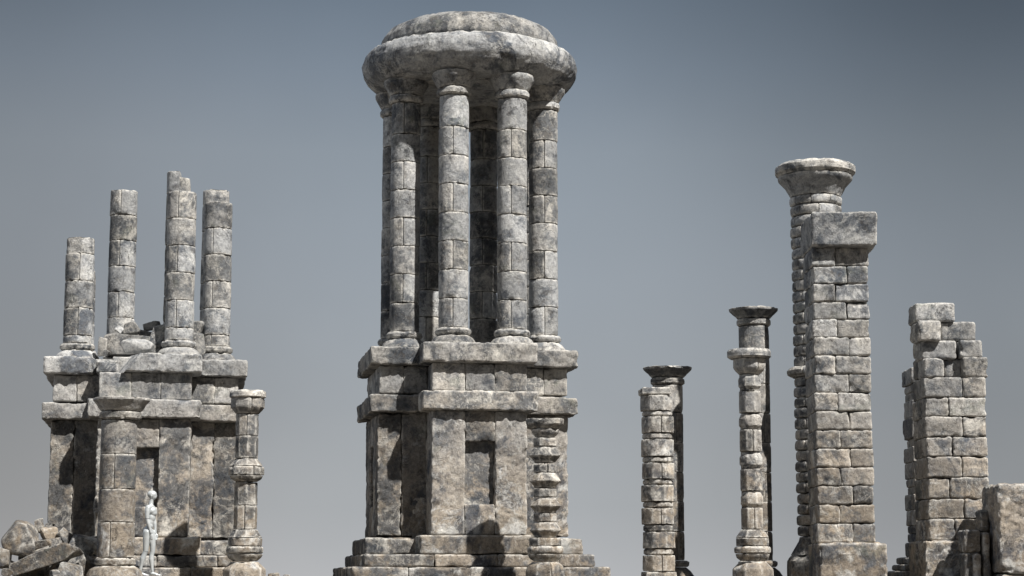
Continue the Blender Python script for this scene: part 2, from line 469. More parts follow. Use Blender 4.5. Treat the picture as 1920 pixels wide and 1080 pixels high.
# ================================================================== RUINED TOWER
LX, LY = XX(271, 700, 3814), 3814.
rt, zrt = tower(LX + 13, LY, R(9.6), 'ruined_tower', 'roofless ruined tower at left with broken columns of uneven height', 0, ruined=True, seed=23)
def halftop(h1, h2, ang):
    def f(s, ax, ay, z, r):
        if h1: drum(s, ax, ay, [(r, z + .3), (r - .4, z + h1)], cut=(ang, .5), seed=5, tone=.3, amp=1.6)
        if h2: drum(s, ax, ay, [(r - 5, z + .3), (r - 7, z + h2)], cut=(ang + math.pi, -.8 + 1.5), seed=6, tone=.8, amp=1.6)
    return f
def chiptop(h1, ang, cd):
    def f(s, ax, ay, z, r):
        drum(s, ax, ay, [(r - 1, z + .3), (r - 1, z + h1)], cut=(ang, cd), seed=9, tone=.5, amp=1.6, seams=(ang + 1.7,))
    return f
cols = [(-63, 475, chiptop(32, R(-110), 21), 1), (26.5, 412, None, 1), (73, 378, None, 0), (110, 385, chiptop(33, R(-70), 20), 1),
        (154, 362, halftop(46, 34, 0.1), 0), (200.5, 355, None, 0), (243, 505, None, 1)]
for i, (ang, ytop, top, sp) in enumerate(cols):
    a = R(ang + 10.7); x = LX + 143 * math.sin(a); y = LY - 143 * math.cos(a)
    yy = {26.5: 358}.get(ang, ytop)
    kit_column(rt, x - 1, y, zrt - (.5 if i != 0 else 3), ZZ(yy, y - 20), seed=70 + i, capital=False, top=top, split0=sp)

# ================================================================== rocks
def boulder(px, py, d, w, h, label, rot=0, yaw=None, th=None, seed=1, box=.6, name='rock', group=None, amp=1.6, nplanes=16, tone=None, warm=None, lift=0):
    rs = np.random.RandomState(seed)
    k = K(py, d); hw, hh = w * k / 2, h * k / 2; ht = (th * k / 2) if th else (hw + hh) / 2 * .8
    n = 26
    g = np.linspace(-1, 1, n)
    g = np.sin(g * math.pi / 2)
    I = np.arange(n); lat = {}
    quads = []; 
    for axis in range(3):
        u, v = [i for i in range(3) if i != axis]
        for side in (0, 1):
            iu, iv = np.meshgrid(I, I, indexing='ij'); J = [None] * 3
            J[axis] = np.full_like(iu, 0 if side == 0 else n - 1); J[u] = iu; J[v] = iv
            idx = (J[0] * n + J[1]) * n + J[2]
            q = np.stack([idx[:-1, :-1], idx[1:, :-1], idx[1:, 1:], idx[:-1, 1:]], -1).reshape(-1, 4)
            if (side == 0) ^ (axis == 1): q = q[:, ::-1]
            quads.append(q)
    Q = np.concatenate(quads); uq, inv = np.unique(Q.ravel(), return_inverse=True); Q = inv.reshape(-1, 4)
    D = np.stack([g[uq // (n * n)], g[(uq // n) % n], g[uq % n]], 1); D /= np.linalg.norm(D, axis=1)[:, None]
    pl = [np.array(v, float) for v in ((1, 0, 0), (-1, 0, 0), (0, 1, 0), (0, -1, 0), (0, 0, 1), (0, 0, -1))]
    pl = [p + rs.normal(size=3) * .16 for p in pl]; ds = [1 - .12 * rs.rand() for _ in pl]
    for _ in range(nplanes):
        v = rs.normal(size=3); v /= np.linalg.norm(v); pl.append(v); ds.append(1.0 + box * .38 + rs.rand() * .3 - .18)
    pl = np.array([p / np.linalg.norm(p) for p in pl]); ds = np.array(ds)
    dots = D @ pl.T
    rr = np.where(dots > 1e-3, ds[None] / np.maximum(dots, 1e-3), 1e3)
    rr = np.maximum(rr, .2); so = np.sort(rr, axis=1); gap = so[:, 1] - so[:, 0]
    r = -np.log(np.exp(-np.minimum(rr, 4) * 15).sum(1)) / 15
    P = D * r[:, None]; P /= np.abs(P).max(0)
    P = P * np.array([hw, ht, hh])
    a = rot; a = -a; P = P @ np.array([[math.cos(a), 0, math.sin(a)], [0, 1, 0], [-math.sin(a), 0, math.cos(a)]])
    a = yaw if yaw is not None else rs.uniform(-.4, .4)
    P = P @ np.array([[math.cos(a), math.sin(a), 0], [-math.sin(a), math.cos(a), 0], [0, 0, 1]])
    c = np.array([XX(px, py, d), d, ZZ(py, d) + lift]); P = P + c
    dd = rock(P, amp, seed % 11 + .3, .6); nn = D
    P = P + nn * dd[:, None]
    mb = MB(); tone = rs.rand() if tone is None else tone
    kw = None if warm is None else np.full(len(P), warm)
    mb.add(P, Q, tone, np.exp(-gap / .06) * .8, kw)
    o = mb.build(name, STONE, None, sharp=32)
    return tag(o, label, 'rock', group)

G1 = 'fallen stones heaped on top of the ruined tower'
TB = 3790
rl = [
 (238, 652, TB - 55, 92, 48, 'long dark slab lying under the other stones heaped on the ruined tower', .04, 3, 1.4),
 (259, 651, TB - 115, 66, 32, 'pale rounded oblong stone at the front of the heap on the ruined tower', .03, 4, .2),
 (246, 617, TB - 50, 36, 25, 'pale triangular stone on top of the long dark slab beside the back column', -.2, 5, .5),
 (226, 620, TB - 40, 22, 14, 'small shard leaning left of the pale triangular stone on the ruined tower', .7, 6, .8),
 (284, 612, TB - 20, 33, 17, 'flat pale topped stone highest in the heap, left of the tallest broken column', -.25, 7, 1.0),
 (296, 636, TB - 60, 36, 64, 'grey upright boulder tucked against the left side of the tallest broken front column', .15, 8, .8),
 (271, 634, TB - 20, 34, 34, 'small dark stone wedged behind the pale oblong stone on the ruined tower', .2, 9, .9),
 (371, 616, TB - 5, 26, 30, 'small dark stone highest between the two right columns of the ruined tower', .2, 10, .8),
 (371, 645, TB - 40, 30, 50, 'dark round stone low between the two right columns of the ruined tower', -.1, 12, .6),
 (193, 650, TB - 90, 17, 38, 'narrow upright stone beside the leftmost broken column base', .05, 13, 1.2),
 (199, 661, TB - 140, 15, 13, 'tiny pale chip of stone lying on the ledge of the ruined tower', .6, 14, .9)]
rl.append((300, 655, TB + 10, 120, 56, 'broad dark stone at the bottom of the heap on the ruined tower', .0, 15, .9))
for i, (px, py, d, w, h, lb, rot, sd, bx) in enumerate(rl):
    boulder(px, py, d, w, h, lb, rot, seed=sd, box=bx, group=G1, amp=1.1, tone=.1125 if 'dark' in lb else None)

G2 = 'fallen stones of the rubble pile at the far left'
rl = [
 (40, 1012, 3520, 72, 72, 'big dark angular boulder highest at the left of the rubble pile', .35, 47, .15, 70),
 (5, 1048, 3500, 34, 42, 'brown boulder cut off by the left edge of the photo', .2, 22, .5, 40),
 (75, 986, 3560, 17, 31, 'small egg shaped stone standing upright at the top of the rubble pile', -.25, 23, .1, 16),
 (93, 986, 3560, 20, 13, 'tiny pale stone lying on top of the rubble pile', .1, 24, .5, 14),
 (92, 1000, 3545, 33, 28, 'wedge of stone beneath the tiny pale top stone of the rubble', -.4, 25, .7, 26),
 (84, 1021, 3515, 58, 26, 'squared stone block lying across the middle of the rubble pile', -.22, 26, 1.5, 34),
 (122, 1006, 3540, 32, 24, 'pointed stone sloping down to the right near the dark tower wall', .75, 27, .7, 24),
 (79, 1034, 3480, 34, 16, 'small flat stone lying on the long leaning slab', -.3, 28, .8, 22),
 (78, 1050, 3450, 152, 34, 'long pale tipped slab leaning across the front of the rubble pile', -.36, 29, 1.5, 44),
 (150, 1030, 3530, 62, 62, 'large brown wedge shaped boulder behind the right end of the long slab', .35, 30, .4, 46),
 (176, 1018, 3580, 24, 32, 'squared block standing between the rubble and the round capital column', 0, 31, 1.8, 24),
 (134, 1070, 3440, 52, 32, 'dark blocky stone under the right end of the long slab', .05, 32, 1.6, 34),
 (12, 1074, 3420, 22, 18, 'small pale stone in the bottom left corner of the photo', .2, 33, .5, 18),
 (24, 1062, 3510, 30, 22, 'brown broken stone between the left edge boulder and the long slab', .3, 61, .5, 26),
 (112, 1036, 3535, 30, 22, 'small dark stone filling the gap above the long slab', .2, 62, .7, 22),
 (52, 1050, 3530, 34, 26, 'dark brown stone under the big angular boulder', -.3, 63, .6, 30),
 (104, 1076, 3430, 22, 16, 'small flat stone on the ground at the front of the rubble pile', .1, 64, .9, 22),
 (60, 1072, 3500, 90, 34, 'low dark stone lying in the shade under the long slab', -.05, 34, 1.0, 60),
 (160, 1062, 3500, 60, 44, 'brown stone sloping down beside the plinth of the round capital column', .6, 35, .6, 40)]
for i, (px, py, d, w, h, lb, rot, sd, bx, th) in enumerate(rl):
    boulder(px, py, d, w, h, lb, rot, seed=sd, box=bx, th=th, group=G2, amp=1.8, warm=1.6, tone=(.1125, .169, .226, .1125, None)[i % 5])
boulder(514, 1080, 3600, 26, 12, 'low dark stone on the ground right of the ringed column', 0, seed=51, box=.8, amp=1)
boulder(537, 1081, 3600, 14, 8, 'tiny dark stone just right of the low dark stone on the ground', 0, seed=52, box=.8, amp=1)

# ================================================================== free standing pillars
def pillar(name, label, cat, px, d, parts, n=0, rot=0, group=None, amp=.9, seed=1, pref=1050):
    """parts: list of (part name, [ list of drums: (table top->bottom, seam?) ])"""
    x = XX(px, pref, d)
    t = thing(name, label, cat, (x, d, GZ), group)
    s = seed * 50
    for nm, drums in parts:
        each = nm in ('drum', 'bead', 'band', 'ring')
        mb = MB()
        for dr in drums:
            tab, sm = dr[0], dr[1]; o = dr[2] if len(dr) > 2 else {}
            s += 1
            pr = kitprof(px, d, tab)
            if o.get('n', n) == 8: pr = [(a_ * 1.045, b_) for a_, b_ in pr]
            if o.get('ground'): pr = [(pr[0][0], GZ - 8)] + pr
            se = (sm - math.pi / 2, sm + math.pi / 2) if sm is not None and sm is not False else ()
            drum(mb, x + o.get('dx', 0) * 1.0, d, pr, n=o.get('n', n), rot=o.get('rot', rot), seams=se, seed=s, amp=o.get('amp', amp), bev=o.get('bev', 1.0), cut=o.get('cut'), hard=.8)
            if each: mb.build(nm, STONE, t); mb = MB()
        if not each: mb.build(nm, STONE, t)
    return t
# column with flared capital in front of the ruined tower
pillar('round_column', 'brown round column with wide flared capital standing in front of the ruined tower', 'column', 216, 3470, [
    ('base', [([(1061, 38), (1068, 48), (1080, 53), (1084, 54)], None, {'ground': 1}), ([(1045.5, 34), (1048, 38), (1057, 38.5), (1060.5, 36)], None)]),
    ('shaft', [([(979, 34.5), (1045, 35)], -.12), ([(916.5, 34), (978.5, 34.5)], None), ([(850.5, 33.5), (916, 34)], .0), ([(786.5, 33), (850, 33.5)], None)]),
    ('capital', [([(769, 36), (772, 39), (782, 39), (786, 36)], None, {'dx': 2}), ([(743, 53), (748, 52.5), (757, 45), (763, 42), (768.5, 39)], None, {'dx': 3, 'amp': 1.8})])], seed=2)
def base8(y0=0): 
    return ('base', [([(1053, 26), (1066, 38), (1068, 39), (1084, 39.5)], None, {'ground': 1})])
def bulb(): 
    return [([(1038.5, 33), (1045, 31), (1052, 25)], None), ([(1024, 32), (1027, 34.5), (1035, 34.5), (1038, 33)], None, {'n': 0}), ([(1008.5, 31.5), (1023.5, 31.5)], 1.0), ([(992.5, 23), (996, 24), (1008, 31.5)], None)]
pillar('ringed_column', 'slim faceted column with a thick middle ring, beside the right corner of the ruined tower', 'column', 458.5, 3480, [
    base8(), ('lower_ring', bulb()),
    ('drum', [([(947.5, 21.5), (992, 21.8)], .05), ([(903.5, 21.5), (947, 21.5)], None), ([(816.5, 21), (858.5, 21)], None), ([(775.5, 21), (816, 21)], .1)]),
    ('middle_ring', [([(859, 21), (862, 22), (873, 31)], None), ([(873.3, 32), (877, 33), (889.5, 33)], .6), ([(890, 32), (897, 29), (903, 22)], None, {'n': 0})]),
    ('capital', [([(745.5, 31), (762, 31), (768, 27), (775, 22)], .4), ([(730, 32), (733, 34), (742, 34.5), (745, 32)], None, {'n': 0, 'amp': 1.4})])],
    n=8, rot=R(12), seed=3)
# spiky column in front of the tower
sp = []
for yd, ypk in ((820, None), (870, 852), (916, 900), (962, 947), (1008, 993)):
    if ypk: sp.append(([(ypk - 14, 22.5), (ypk - 4, 28), (ypk, 30.5), (ypk + 1.5, 30.5), (ypk + 10, 22.5), (ypk + 14.5, 21.5)], None, {'amp': 1.9}))
sh = [([(y0, 22.5), (y0 + 15.5, 22.5)], s_) for y0, s_ in ((820.5, None), (870, .2), (916, None), (962, .4))]
pillar('spiky_column', 'short slim column of stacked sharp edged rings in front of the tall tower', 'column', 1022.5, 3340, [
    ('base', [([(1054, 27), (1060, 34), (1068, 37), (1084, 38)], .3, {'ground': 1})]),
    ('lower_ring', [([(1038.5, 33), (1045, 31), (1053, 24)], None, {'n': 0}), ([(1023.5, 32), (1027, 34), (1034, 34), (1038, 33)], None, {'n': 0}), ([(1008, 31), (1023, 31)], None)]),
    ('ring', sp), ('drum', sh),
    ('capital', [([(783, 36), (793, 35.5), (803, 27)], None, {'amp': 2.2, 'n': 0}), ([(803.5, 27), (810, 26), (819, 20)], None, {'amp': 1.4})])],
    n=8, rot=R(20), seed=4)
# short banded pillar and the column behind it
dr = []; nk = []
for i, (a, b) in enumerate(((740.5, 769.5), (780, 811), (823, 855), (867, 897.5), (909, 940), (952, 983), (997, 1028), (1041, 1071))):
    dr.append(([(a, 31), (b, 31)], (.15 if i % 2 else None), {'dx': (-1, 1, 0, 1, -1)[i % 5], 'amp': 1.3}))
    if i: pa = (769.8, 811.3, 855.3, 897.8, 940.3, 983.3, 1028.3)[i - 1]; nk.append(([(pa, 26.5), (pa + 3, 28.5), (a - 3, 28.5), (a - .3, 26.5)], None, {'n': 0, 'amp': .6}))
pillar('banded_pillar', 'short pillar of thick blocks and thin bands under a flat cap slab', 'pillar', 1235, 3480, [
    ('base', [([(1072, 41), (1084, 42)], None, {'ground': 1, 'n': 4, 'rot': R(45 + 6)})]), ('drum', dr), ('band', nk),
    ('cap_slab', [([(724.5, 37), (727, 39.5), (737, 39), (740, 37)], None, {'n': 4, 'rot': R(45 + 5), 'bev': 2.5, 'dx': -4, 'amp': 1.5})])], n=8, rot=R(22.5), seed=5)
def free_column(px, d, y_top, label, seed, pref=1050, cap=True):
    x = XX(px, pref, d); t = thing('round_column', label, 'column', (x, d, GZ))
    sh_ = MB()
    ys = [y_top + 35.5, 664, 719, 774, 829.5, 885, 940, 996, 1050.5] if seed == 7 else [y_top + 35.5, 773, 829, 885, 940, 996, 1050.5]
    for i in range(len(ys) - 1):
        drum(sh_, x, d, kitprof(px, d, [(ys[i] + .3, 28.3), (ys[i + 1], 28.3)]), seams=((R(-60), R(120)) if i % 2 else ()), seed=seed * 9 + i, amp=1.1)
    sh_.build('shaft', STONE, t)
    c = MB()
    drum(c, x, d, kitprof(px, d, [(y_top + 21, 30), (y_top + 24, 32), (y_top + 32, 32), (y_top + 35, 30)]), seed=seed + 1, amp=.8)
    drum(c, x, d, kitprof(px, d, [(y_top, 46), (y_top + 5, 45), (y_top + 14, 36), (y_top + 20.5, 32)]), seed=seed + 2, amp=1.6)
    c.build('capital', STONE, t)
    b = MB()
    drum(b, x, d, kitprof(px, d, [(1050.8, 34), (1053, 37), (1060, 37), (1063, 35)]), seed=seed + 3, amp=.8)
    pr = kitprof(px, d, [(1063.4, 34), (1071, 42), (1084, 51)]); pr = [(pr[0][0] + 2, GZ - 8)] + pr
    drum(b, x, d, pr, n=8, rot=R(22.5), seed=seed + 4, amp=.8)
    b.build('base', STONE, t)
    return t
free_column(1255.5, 3880, 685, 'shorter dark column with flared capital behind the short banded pillar', 6)
free_column(1421, 3740, 574, 'taller dark column with flared capital behind the slim beaded column', 7)
# beaded column
bd = []; ds_ = []
for a in (701, 775, 848, 922): bd.append(([(a, 18), (a + 9, 22), (a + 22, 22), (a + 29, 17.5)], None, {'amp': 1.2}))
for i, (a, b) in enumerate(((732, 773), (805, 846), (879, 920), (952, 992))): ds_.append(([(a, 21), (b, 21.3)], (.1 if i % 2 else None)))
ds_.append(([(730, 17.5), (731.7, 17.5)], None, {'bev': .2}))
pillar('beaded_column', 'slim column of alternating beads and drums under a round cap, right of the banded pillar', 'column', 1411.5, 3440, [
    base8(), ('lower_ring', bulb()), ('bead', bd), ('drum', ds_),
    ('capital', [([(670.5, 31), (686, 31), (693, 27), (700.5, 21)], .5), ([(652, 39), (656, 41.5), (666, 41.5), (670, 38)], None, {'n': 0, 'amp': 1.3})])], n=8, rot=R(18), seed=8)

# ------------------------------------------------------------------ brick built square pillar
def courses(parent, x0, x1, dfront, depth, ys, seed, name='shaft', flip=0, pattern=None, jit=1.3, amp=2.6, skip=()):
    """x0,x1: px of the front face at reference y 1000"""
    rs = random.Random(seed); mb = MB()
    X0, X1 = XX(x0, 1000, dfront), XX(x1, 1000, dfront)
    for i in range(len(ys) - 1):
        zt, zb_ = ZZ(ys[i], dfront), ZZ(ys[i + 1], dfront)
        w = X1 - X0; fwd = .40 + rs.uniform(-.03, .03)
        f = fwd if (i + flip) % 2 == 0 else 1 - fwd
        if (i + flip) in skip: f = 1
        j = lambda: rs.uniform(-jit, jit)
        xm = X0 + w * f; h = zt - zb_ - .8; zc = (zt + zb_) / 2
        half = depth * (.62 if (i + flip) % 2 else .38)
        a0 = X0 + j()
        block(mb, ((a0 + xm) / 2, dfront + half / 2 + j(), zc), (xm - a0 - .8, half, h), rot=R(j() * .5), bev=3.4, amp=amp, seed=rs.randrange(999), tone=rs.random(), cell=2.9, chip=1.15, sc=.8)
        a1 = X1 + j()
        if f < 1: block(mb, ((xm + a1) / 2, dfront + (depth - half) / 2 + j(), zc), (a1 - xm - .8, depth - half, h), rot=R(j() * .5), bev=3.4, amp=amp, seed=rs.randrange(999), tone=rs.random(), cell=2.9, chip=1.15, sc=.8)
        # back half
        block(mb, ((X0 + xm) / 2 + j(), dfront + half + (depth - half) / 2, zc), (xm - X0 - .8, depth - half - 1, h), bev=3.6, amp=amp, seed=rs.randrange(999), tone=rs.random(), cell=4, sc=.8)
        if f < 1: block(mb, ((xm + X1) / 2, dfront + (depth - half) + half / 2, zc), (X1 - xm - .8, half - 1, h), bev=3.6, amp=amp, seed=rs.randrange(999), tone=rs.random(), cell=4, sc=.8)
    return mb.build(name, STONE, parent)
d = 3400.; DP = 104.
x = XX(1585, 1000, d)
t = thing('square_pillar', 'tall square pillar of rough block courses topped by one big square capstone', 'pillar', (x, d + 50, GZ))
ys = [464, 498.5, 532, 566, 599, 632.5, 667, 701, 736, 771, 806, 841, 876, 911, 946, 981.5, 1018]
courses(t, 1534, 1642, d, DP, ys, 77)
mb = MB(); X0, X1 = XX(1535, 1000, d - 14), XX(1663, 1000, d - 14)
block(mb, ((X0 + X1) / 2, d - 14 + 66, (ZZ(1018.5, d - 14) + GZ - 8) / 2), (X1 - X0, 132, ZZ(1018.5, d - 14) - GZ + 8), bev=5, amp=4.5, seed=12, tone=.2, cell=2.8, chip=1.8)
mb.build('plinth', STONE, t)
mb = MB(); dc = d - 18; X0, X1 = XX(1522, 430, dc) , XX(1646, 430, dc)
z0, z1 = ZZ(461, dc), ZZ(396, dc)
block(mb, ((X0 + X1) / 2, dc + 70, (z0 + z1) / 2), (X1 - X0, 140, z1 - z0), bev=5, amp=2.6, seed=17, tone=.45, cell=2.8, chip=1.6)
mb.build('capstone', STONE, t)

# round brick column behind it
def brick_round(mb, x, y, r, z0, z1, ch, nb, seed, amp=1.8):
    rs = random.Random(seed); z = z0; k = 0
    while z < z1 - 4:
        h = min(ch, z1 - z)
        off = (k % 2) * math.pi / nb + rs.uniform(-.06, .06)
        se = tuple(off + 2 * math.pi * i / nb for i in range(nb))
        rr = r + rs.uniform(-1.2, 1.2)
        drum(mb, x, y, [(rr - 3.4, z + .3), (rr - 1, z + 2.2), (rr, z + 6), (rr, z + h - 6), (rr - 1, z + h - 2.2), (rr - 3.4, z + h - .3)], seams=se, seed=seed + k, tone=rs.random(), amp=amp, seg=90, bev=.8)
        z += h; k += 1
d5 = 3680.; x5 = XX(1545, 1050, d5)
t = thing('round_brick_column', 'tall round brick column with wide round capital rising behind the capped square pillar', 'column', (x5, d5, GZ))
k5 = K(700, d5)
mb = MB(); brick_round(mb, x5, d5, 48 * k5, ZZ(1006, d5), ZZ(708, d5), 19.8 * k5, 8, 300); mb.build('shaft', STONE, t); mb = MB(); brick_round(mb, x5, d5, 48.5 * k5, ZZ(690, d5), ZZ(371, d5), 20.5 * k5, 8, 340)
mb.build('shaft', STONE, t)
mb = MB(); drum(mb, x5, d5, [(r_ * k5, z_) for r_, z_ in ((52, ZZ(708.5, d5)), (60, ZZ(703, d5)), (61, ZZ(696, d5)), (56, ZZ(689.5, d5)))], seed=401, amp=1.6, seams=(0, 2, 4), seg=100)
mb.build('collar', STONE, t)
mb = MB(); drum(mb, x5, d5, [(r_ * 1.015, z_) for r_, z_ in ((48, ZZ(371, d5)), (50, ZZ(366, d5)), (57, ZZ(353, d5)), (69, ZZ(340, d5)), (71, ZZ(333, d5)))], seed=402, amp=1.8, seg=120, tone=.3)
drum(mb, x5, d5, [(r_ * 1.03, z_) for r_, z_ in ((69, ZZ(332.5, d5)), (75, ZZ(327, d5)), (75, ZZ(316, d5)), (68, ZZ(310, d5)))], seed=403, amp=1.8, seg=120, tone=.5)
mb.build('capital', STONE, t)
mb = MB(); drum(mb, x5, d5, [(72, GZ - 8), (72, ZZ(1052, d5)), (66, ZZ(1042, d5))], n=8, rot=R(22), seed=404, amp=1.2, tone=.9)
drum(mb, x5, d5, [(64, ZZ(1041.5, d5)), (49, ZZ(1015, d5)), (47, ZZ(1006.5, d5))], n=8, rot=R(22), seed=405, amp=1.2, tone=.8)
mb.build('base', STONE, t)

# stepped broken square pillar
d6 = 3420.; D6 = 112.
X0 = XX(1744, 1000, d6)
t = thing('broken_square_pillar', 'square block pillar with crumbling stepped top near the right edge', 'pillar', (XX(1797, 1000, d6), d6 + 50, GZ))
ys6 = [707, 745, 781.5, 819, 856, 895, 935, 973, 1013]
courses(t, 1742, 1858, d6, D6, ys6, 91, flip=1)
mb = MB()
def fb(pxa, pxb, ya, yb, dd, depth, sd, tone):
    xa, xb = XX(pxa, (ya + yb) / 2, dd), XX(pxb, (ya + yb) / 2, dd); zt, zb_ = ZZ(ya, dd), ZZ(yb, dd)
    block(mb, ((xa + xb) / 2, dd + depth / 2, (zt + zb_) / 2), (xb - xa - .8, depth, zt - zb_ - .6), bev=4.5, amp=2.8, seed=sd, tone=tone, cell=2.9, chip=1.2, sc=.8)
fb(1733, 1771, 671, 708, d6, 60, 1, .2); fb(1771, 1806, 674, 708, d6 + 22, 60, 2, .75); fb(1806, 1853, 669, 708, d6 + 2, 90, 3, .4)
fb(1722, 1772, 671, 708, d6 + 60, 50, 4, .4); fb(1772, 1806, 674, 708, d6 + 83, 28, 5, .3)
fb(1727, 1794, 638, 674, d6 + 14, 60, 6, .85); fb(1800, 1843, 637, 671, d6 + 6, 70, 7, .35); fb(1718, 1790, 638, 672, d6 + 75, 36, 8, .5)
fb(1722, 1765, 600, 639, d6 + 2, 60, 9, .5); fb(1764, 1830, 603, 639, d6 + 40, 60, 10, .9); fb(1716, 1766, 602, 638, d6 + 63, 45, 11, .5)
fb(1716, 1791, 567, 603, d6 + 34, 64, 12, .6)
mb.build('broken_top', STONE, t)
mb = MB(); dd = d6 - 14; xa, xb = XX(1734, 1000, dd), XX(1868, 1000, dd)
block(mb, ((xa + xb) / 2, dd + 72, (ZZ(1013.5, dd) + GZ - 8) / 2), (xb - xa, 144, ZZ(1013.5, dd) - GZ + 8), bev=5, amp=4, seed=21, tone=.6, cell=2.8, chip=1.6)
mb.build('plinth', STONE, t)
# dark pillar behind it
d7 = 3700.; x7 = XX(1752, 1000, d7)
t = thing('layered_pillar', 'dark pillar of thin and thick layers mostly hidden behind the broken square pillar', 'pillar', (x7, d7, GZ))
mb = MB(); yy = [690, 720, 735, 750, 782, 822, 837, 866, 897, 912, 926, 956, 985, 1000, 1016]
rs_ = random.Random(4)
for i in range(len(yy) - 1):
    r_ = 43 + rs_.choice((-1, 1, 2, 0)) - (2.5 if yy[i + 1] - yy[i] < 18 else 0)
    zt, zb_ = ZZ(yy[i], d7 - 30), ZZ(yy[i + 1], d7 - 30)
    block(mb, (x7, d7, (zt + zb_) / 2), (2 * r_, 2 * r_, zt - zb_ - .6), bev=2.5, amp=1.8, seed=60 + i, tone=rs_.random(), cell=3.6)
mb.build('shaft', STONE, t)
mb = MB()
for i, (ya, yb, hw) in enumerate(((1016, 1044, 47), (1044.5, 1057.5, 62), (1058, 1070, 70), (1070.5, 1086, 78))):
    zt, zb_ = ZZ(ya, d7 - 60), (ZZ(yb, d7 - 60) if i < 3 else GZ - 8)
    block(mb, (x7, d7, (zt + zb_) / 2), (2 * hw, 2 * hw, zt - zb_ - .6), bev=3.5, amp=1.8, seed=80 + i, tone=.9, cell=3.6)
mb.build('base', STONE, t)

# loose blocks at the right edge
def loose(pxa, pxb, ya, yb, dd, depth, sd, tone, label, rot=0, ground=False, tilt=None, amp=2.6, group='loose blocks piled at the right edge'):
    mb = MB(); xa, xb = XX(pxa, (ya + yb) / 2, dd), XX(pxb, (ya + yb) / 2, dd); zt, zb_ = ZZ(ya, dd), ZZ(yb, dd)
    if ground: zb_ = GZ - 4
    block(mb, ((xa + xb) / 2, dd + depth / 2, (zt + zb_) / 2), (xb - xa - .6, depth, zt - zb_ - .5), rot=rot, bev=5, amp=amp, seed=sd, tone=tone, cell=2.8, chip=1.5, tilt=tilt)
    return tag(mb.build('stone_block', STONE), label, 'block', group)
loose(1873, 1990, 907, 1076, 3280, 110, 31, .55, 'huge upright stone block cut off by the right edge of the photo', amp=4.5)
loose(1878, 1985, 1076.5, 1084, 3286, 100, 36, .9, 'flat dark stone under the huge upright block at the right edge', ground=True, amp=1)
loose(1808, 1839, 993, 1036, 3330, 50, 32, .3, 'small squared block resting on two stones beside the plinth of the broken pillar')
loose(1808, 1825, 1036.5, 1084, 3330, 40, 33, .95, 'dark narrow block, left one beneath the small squared block', ground=True)
loose(1826, 1841, 1038, 1084, 3322, 40, 34, .6, 'brown narrow block, right one beneath the small squared block', ground=True)
loose(1838, 1856, 955.5, 997, 3345, 40, 35, .8, 'small brown block resting highest against the huge upright block')
loose(1843, 1858, 997.5, 1084, 3330, 48, 37, .5, 'tall narrow block standing between the small blocks and the huge upright block', ground=True)

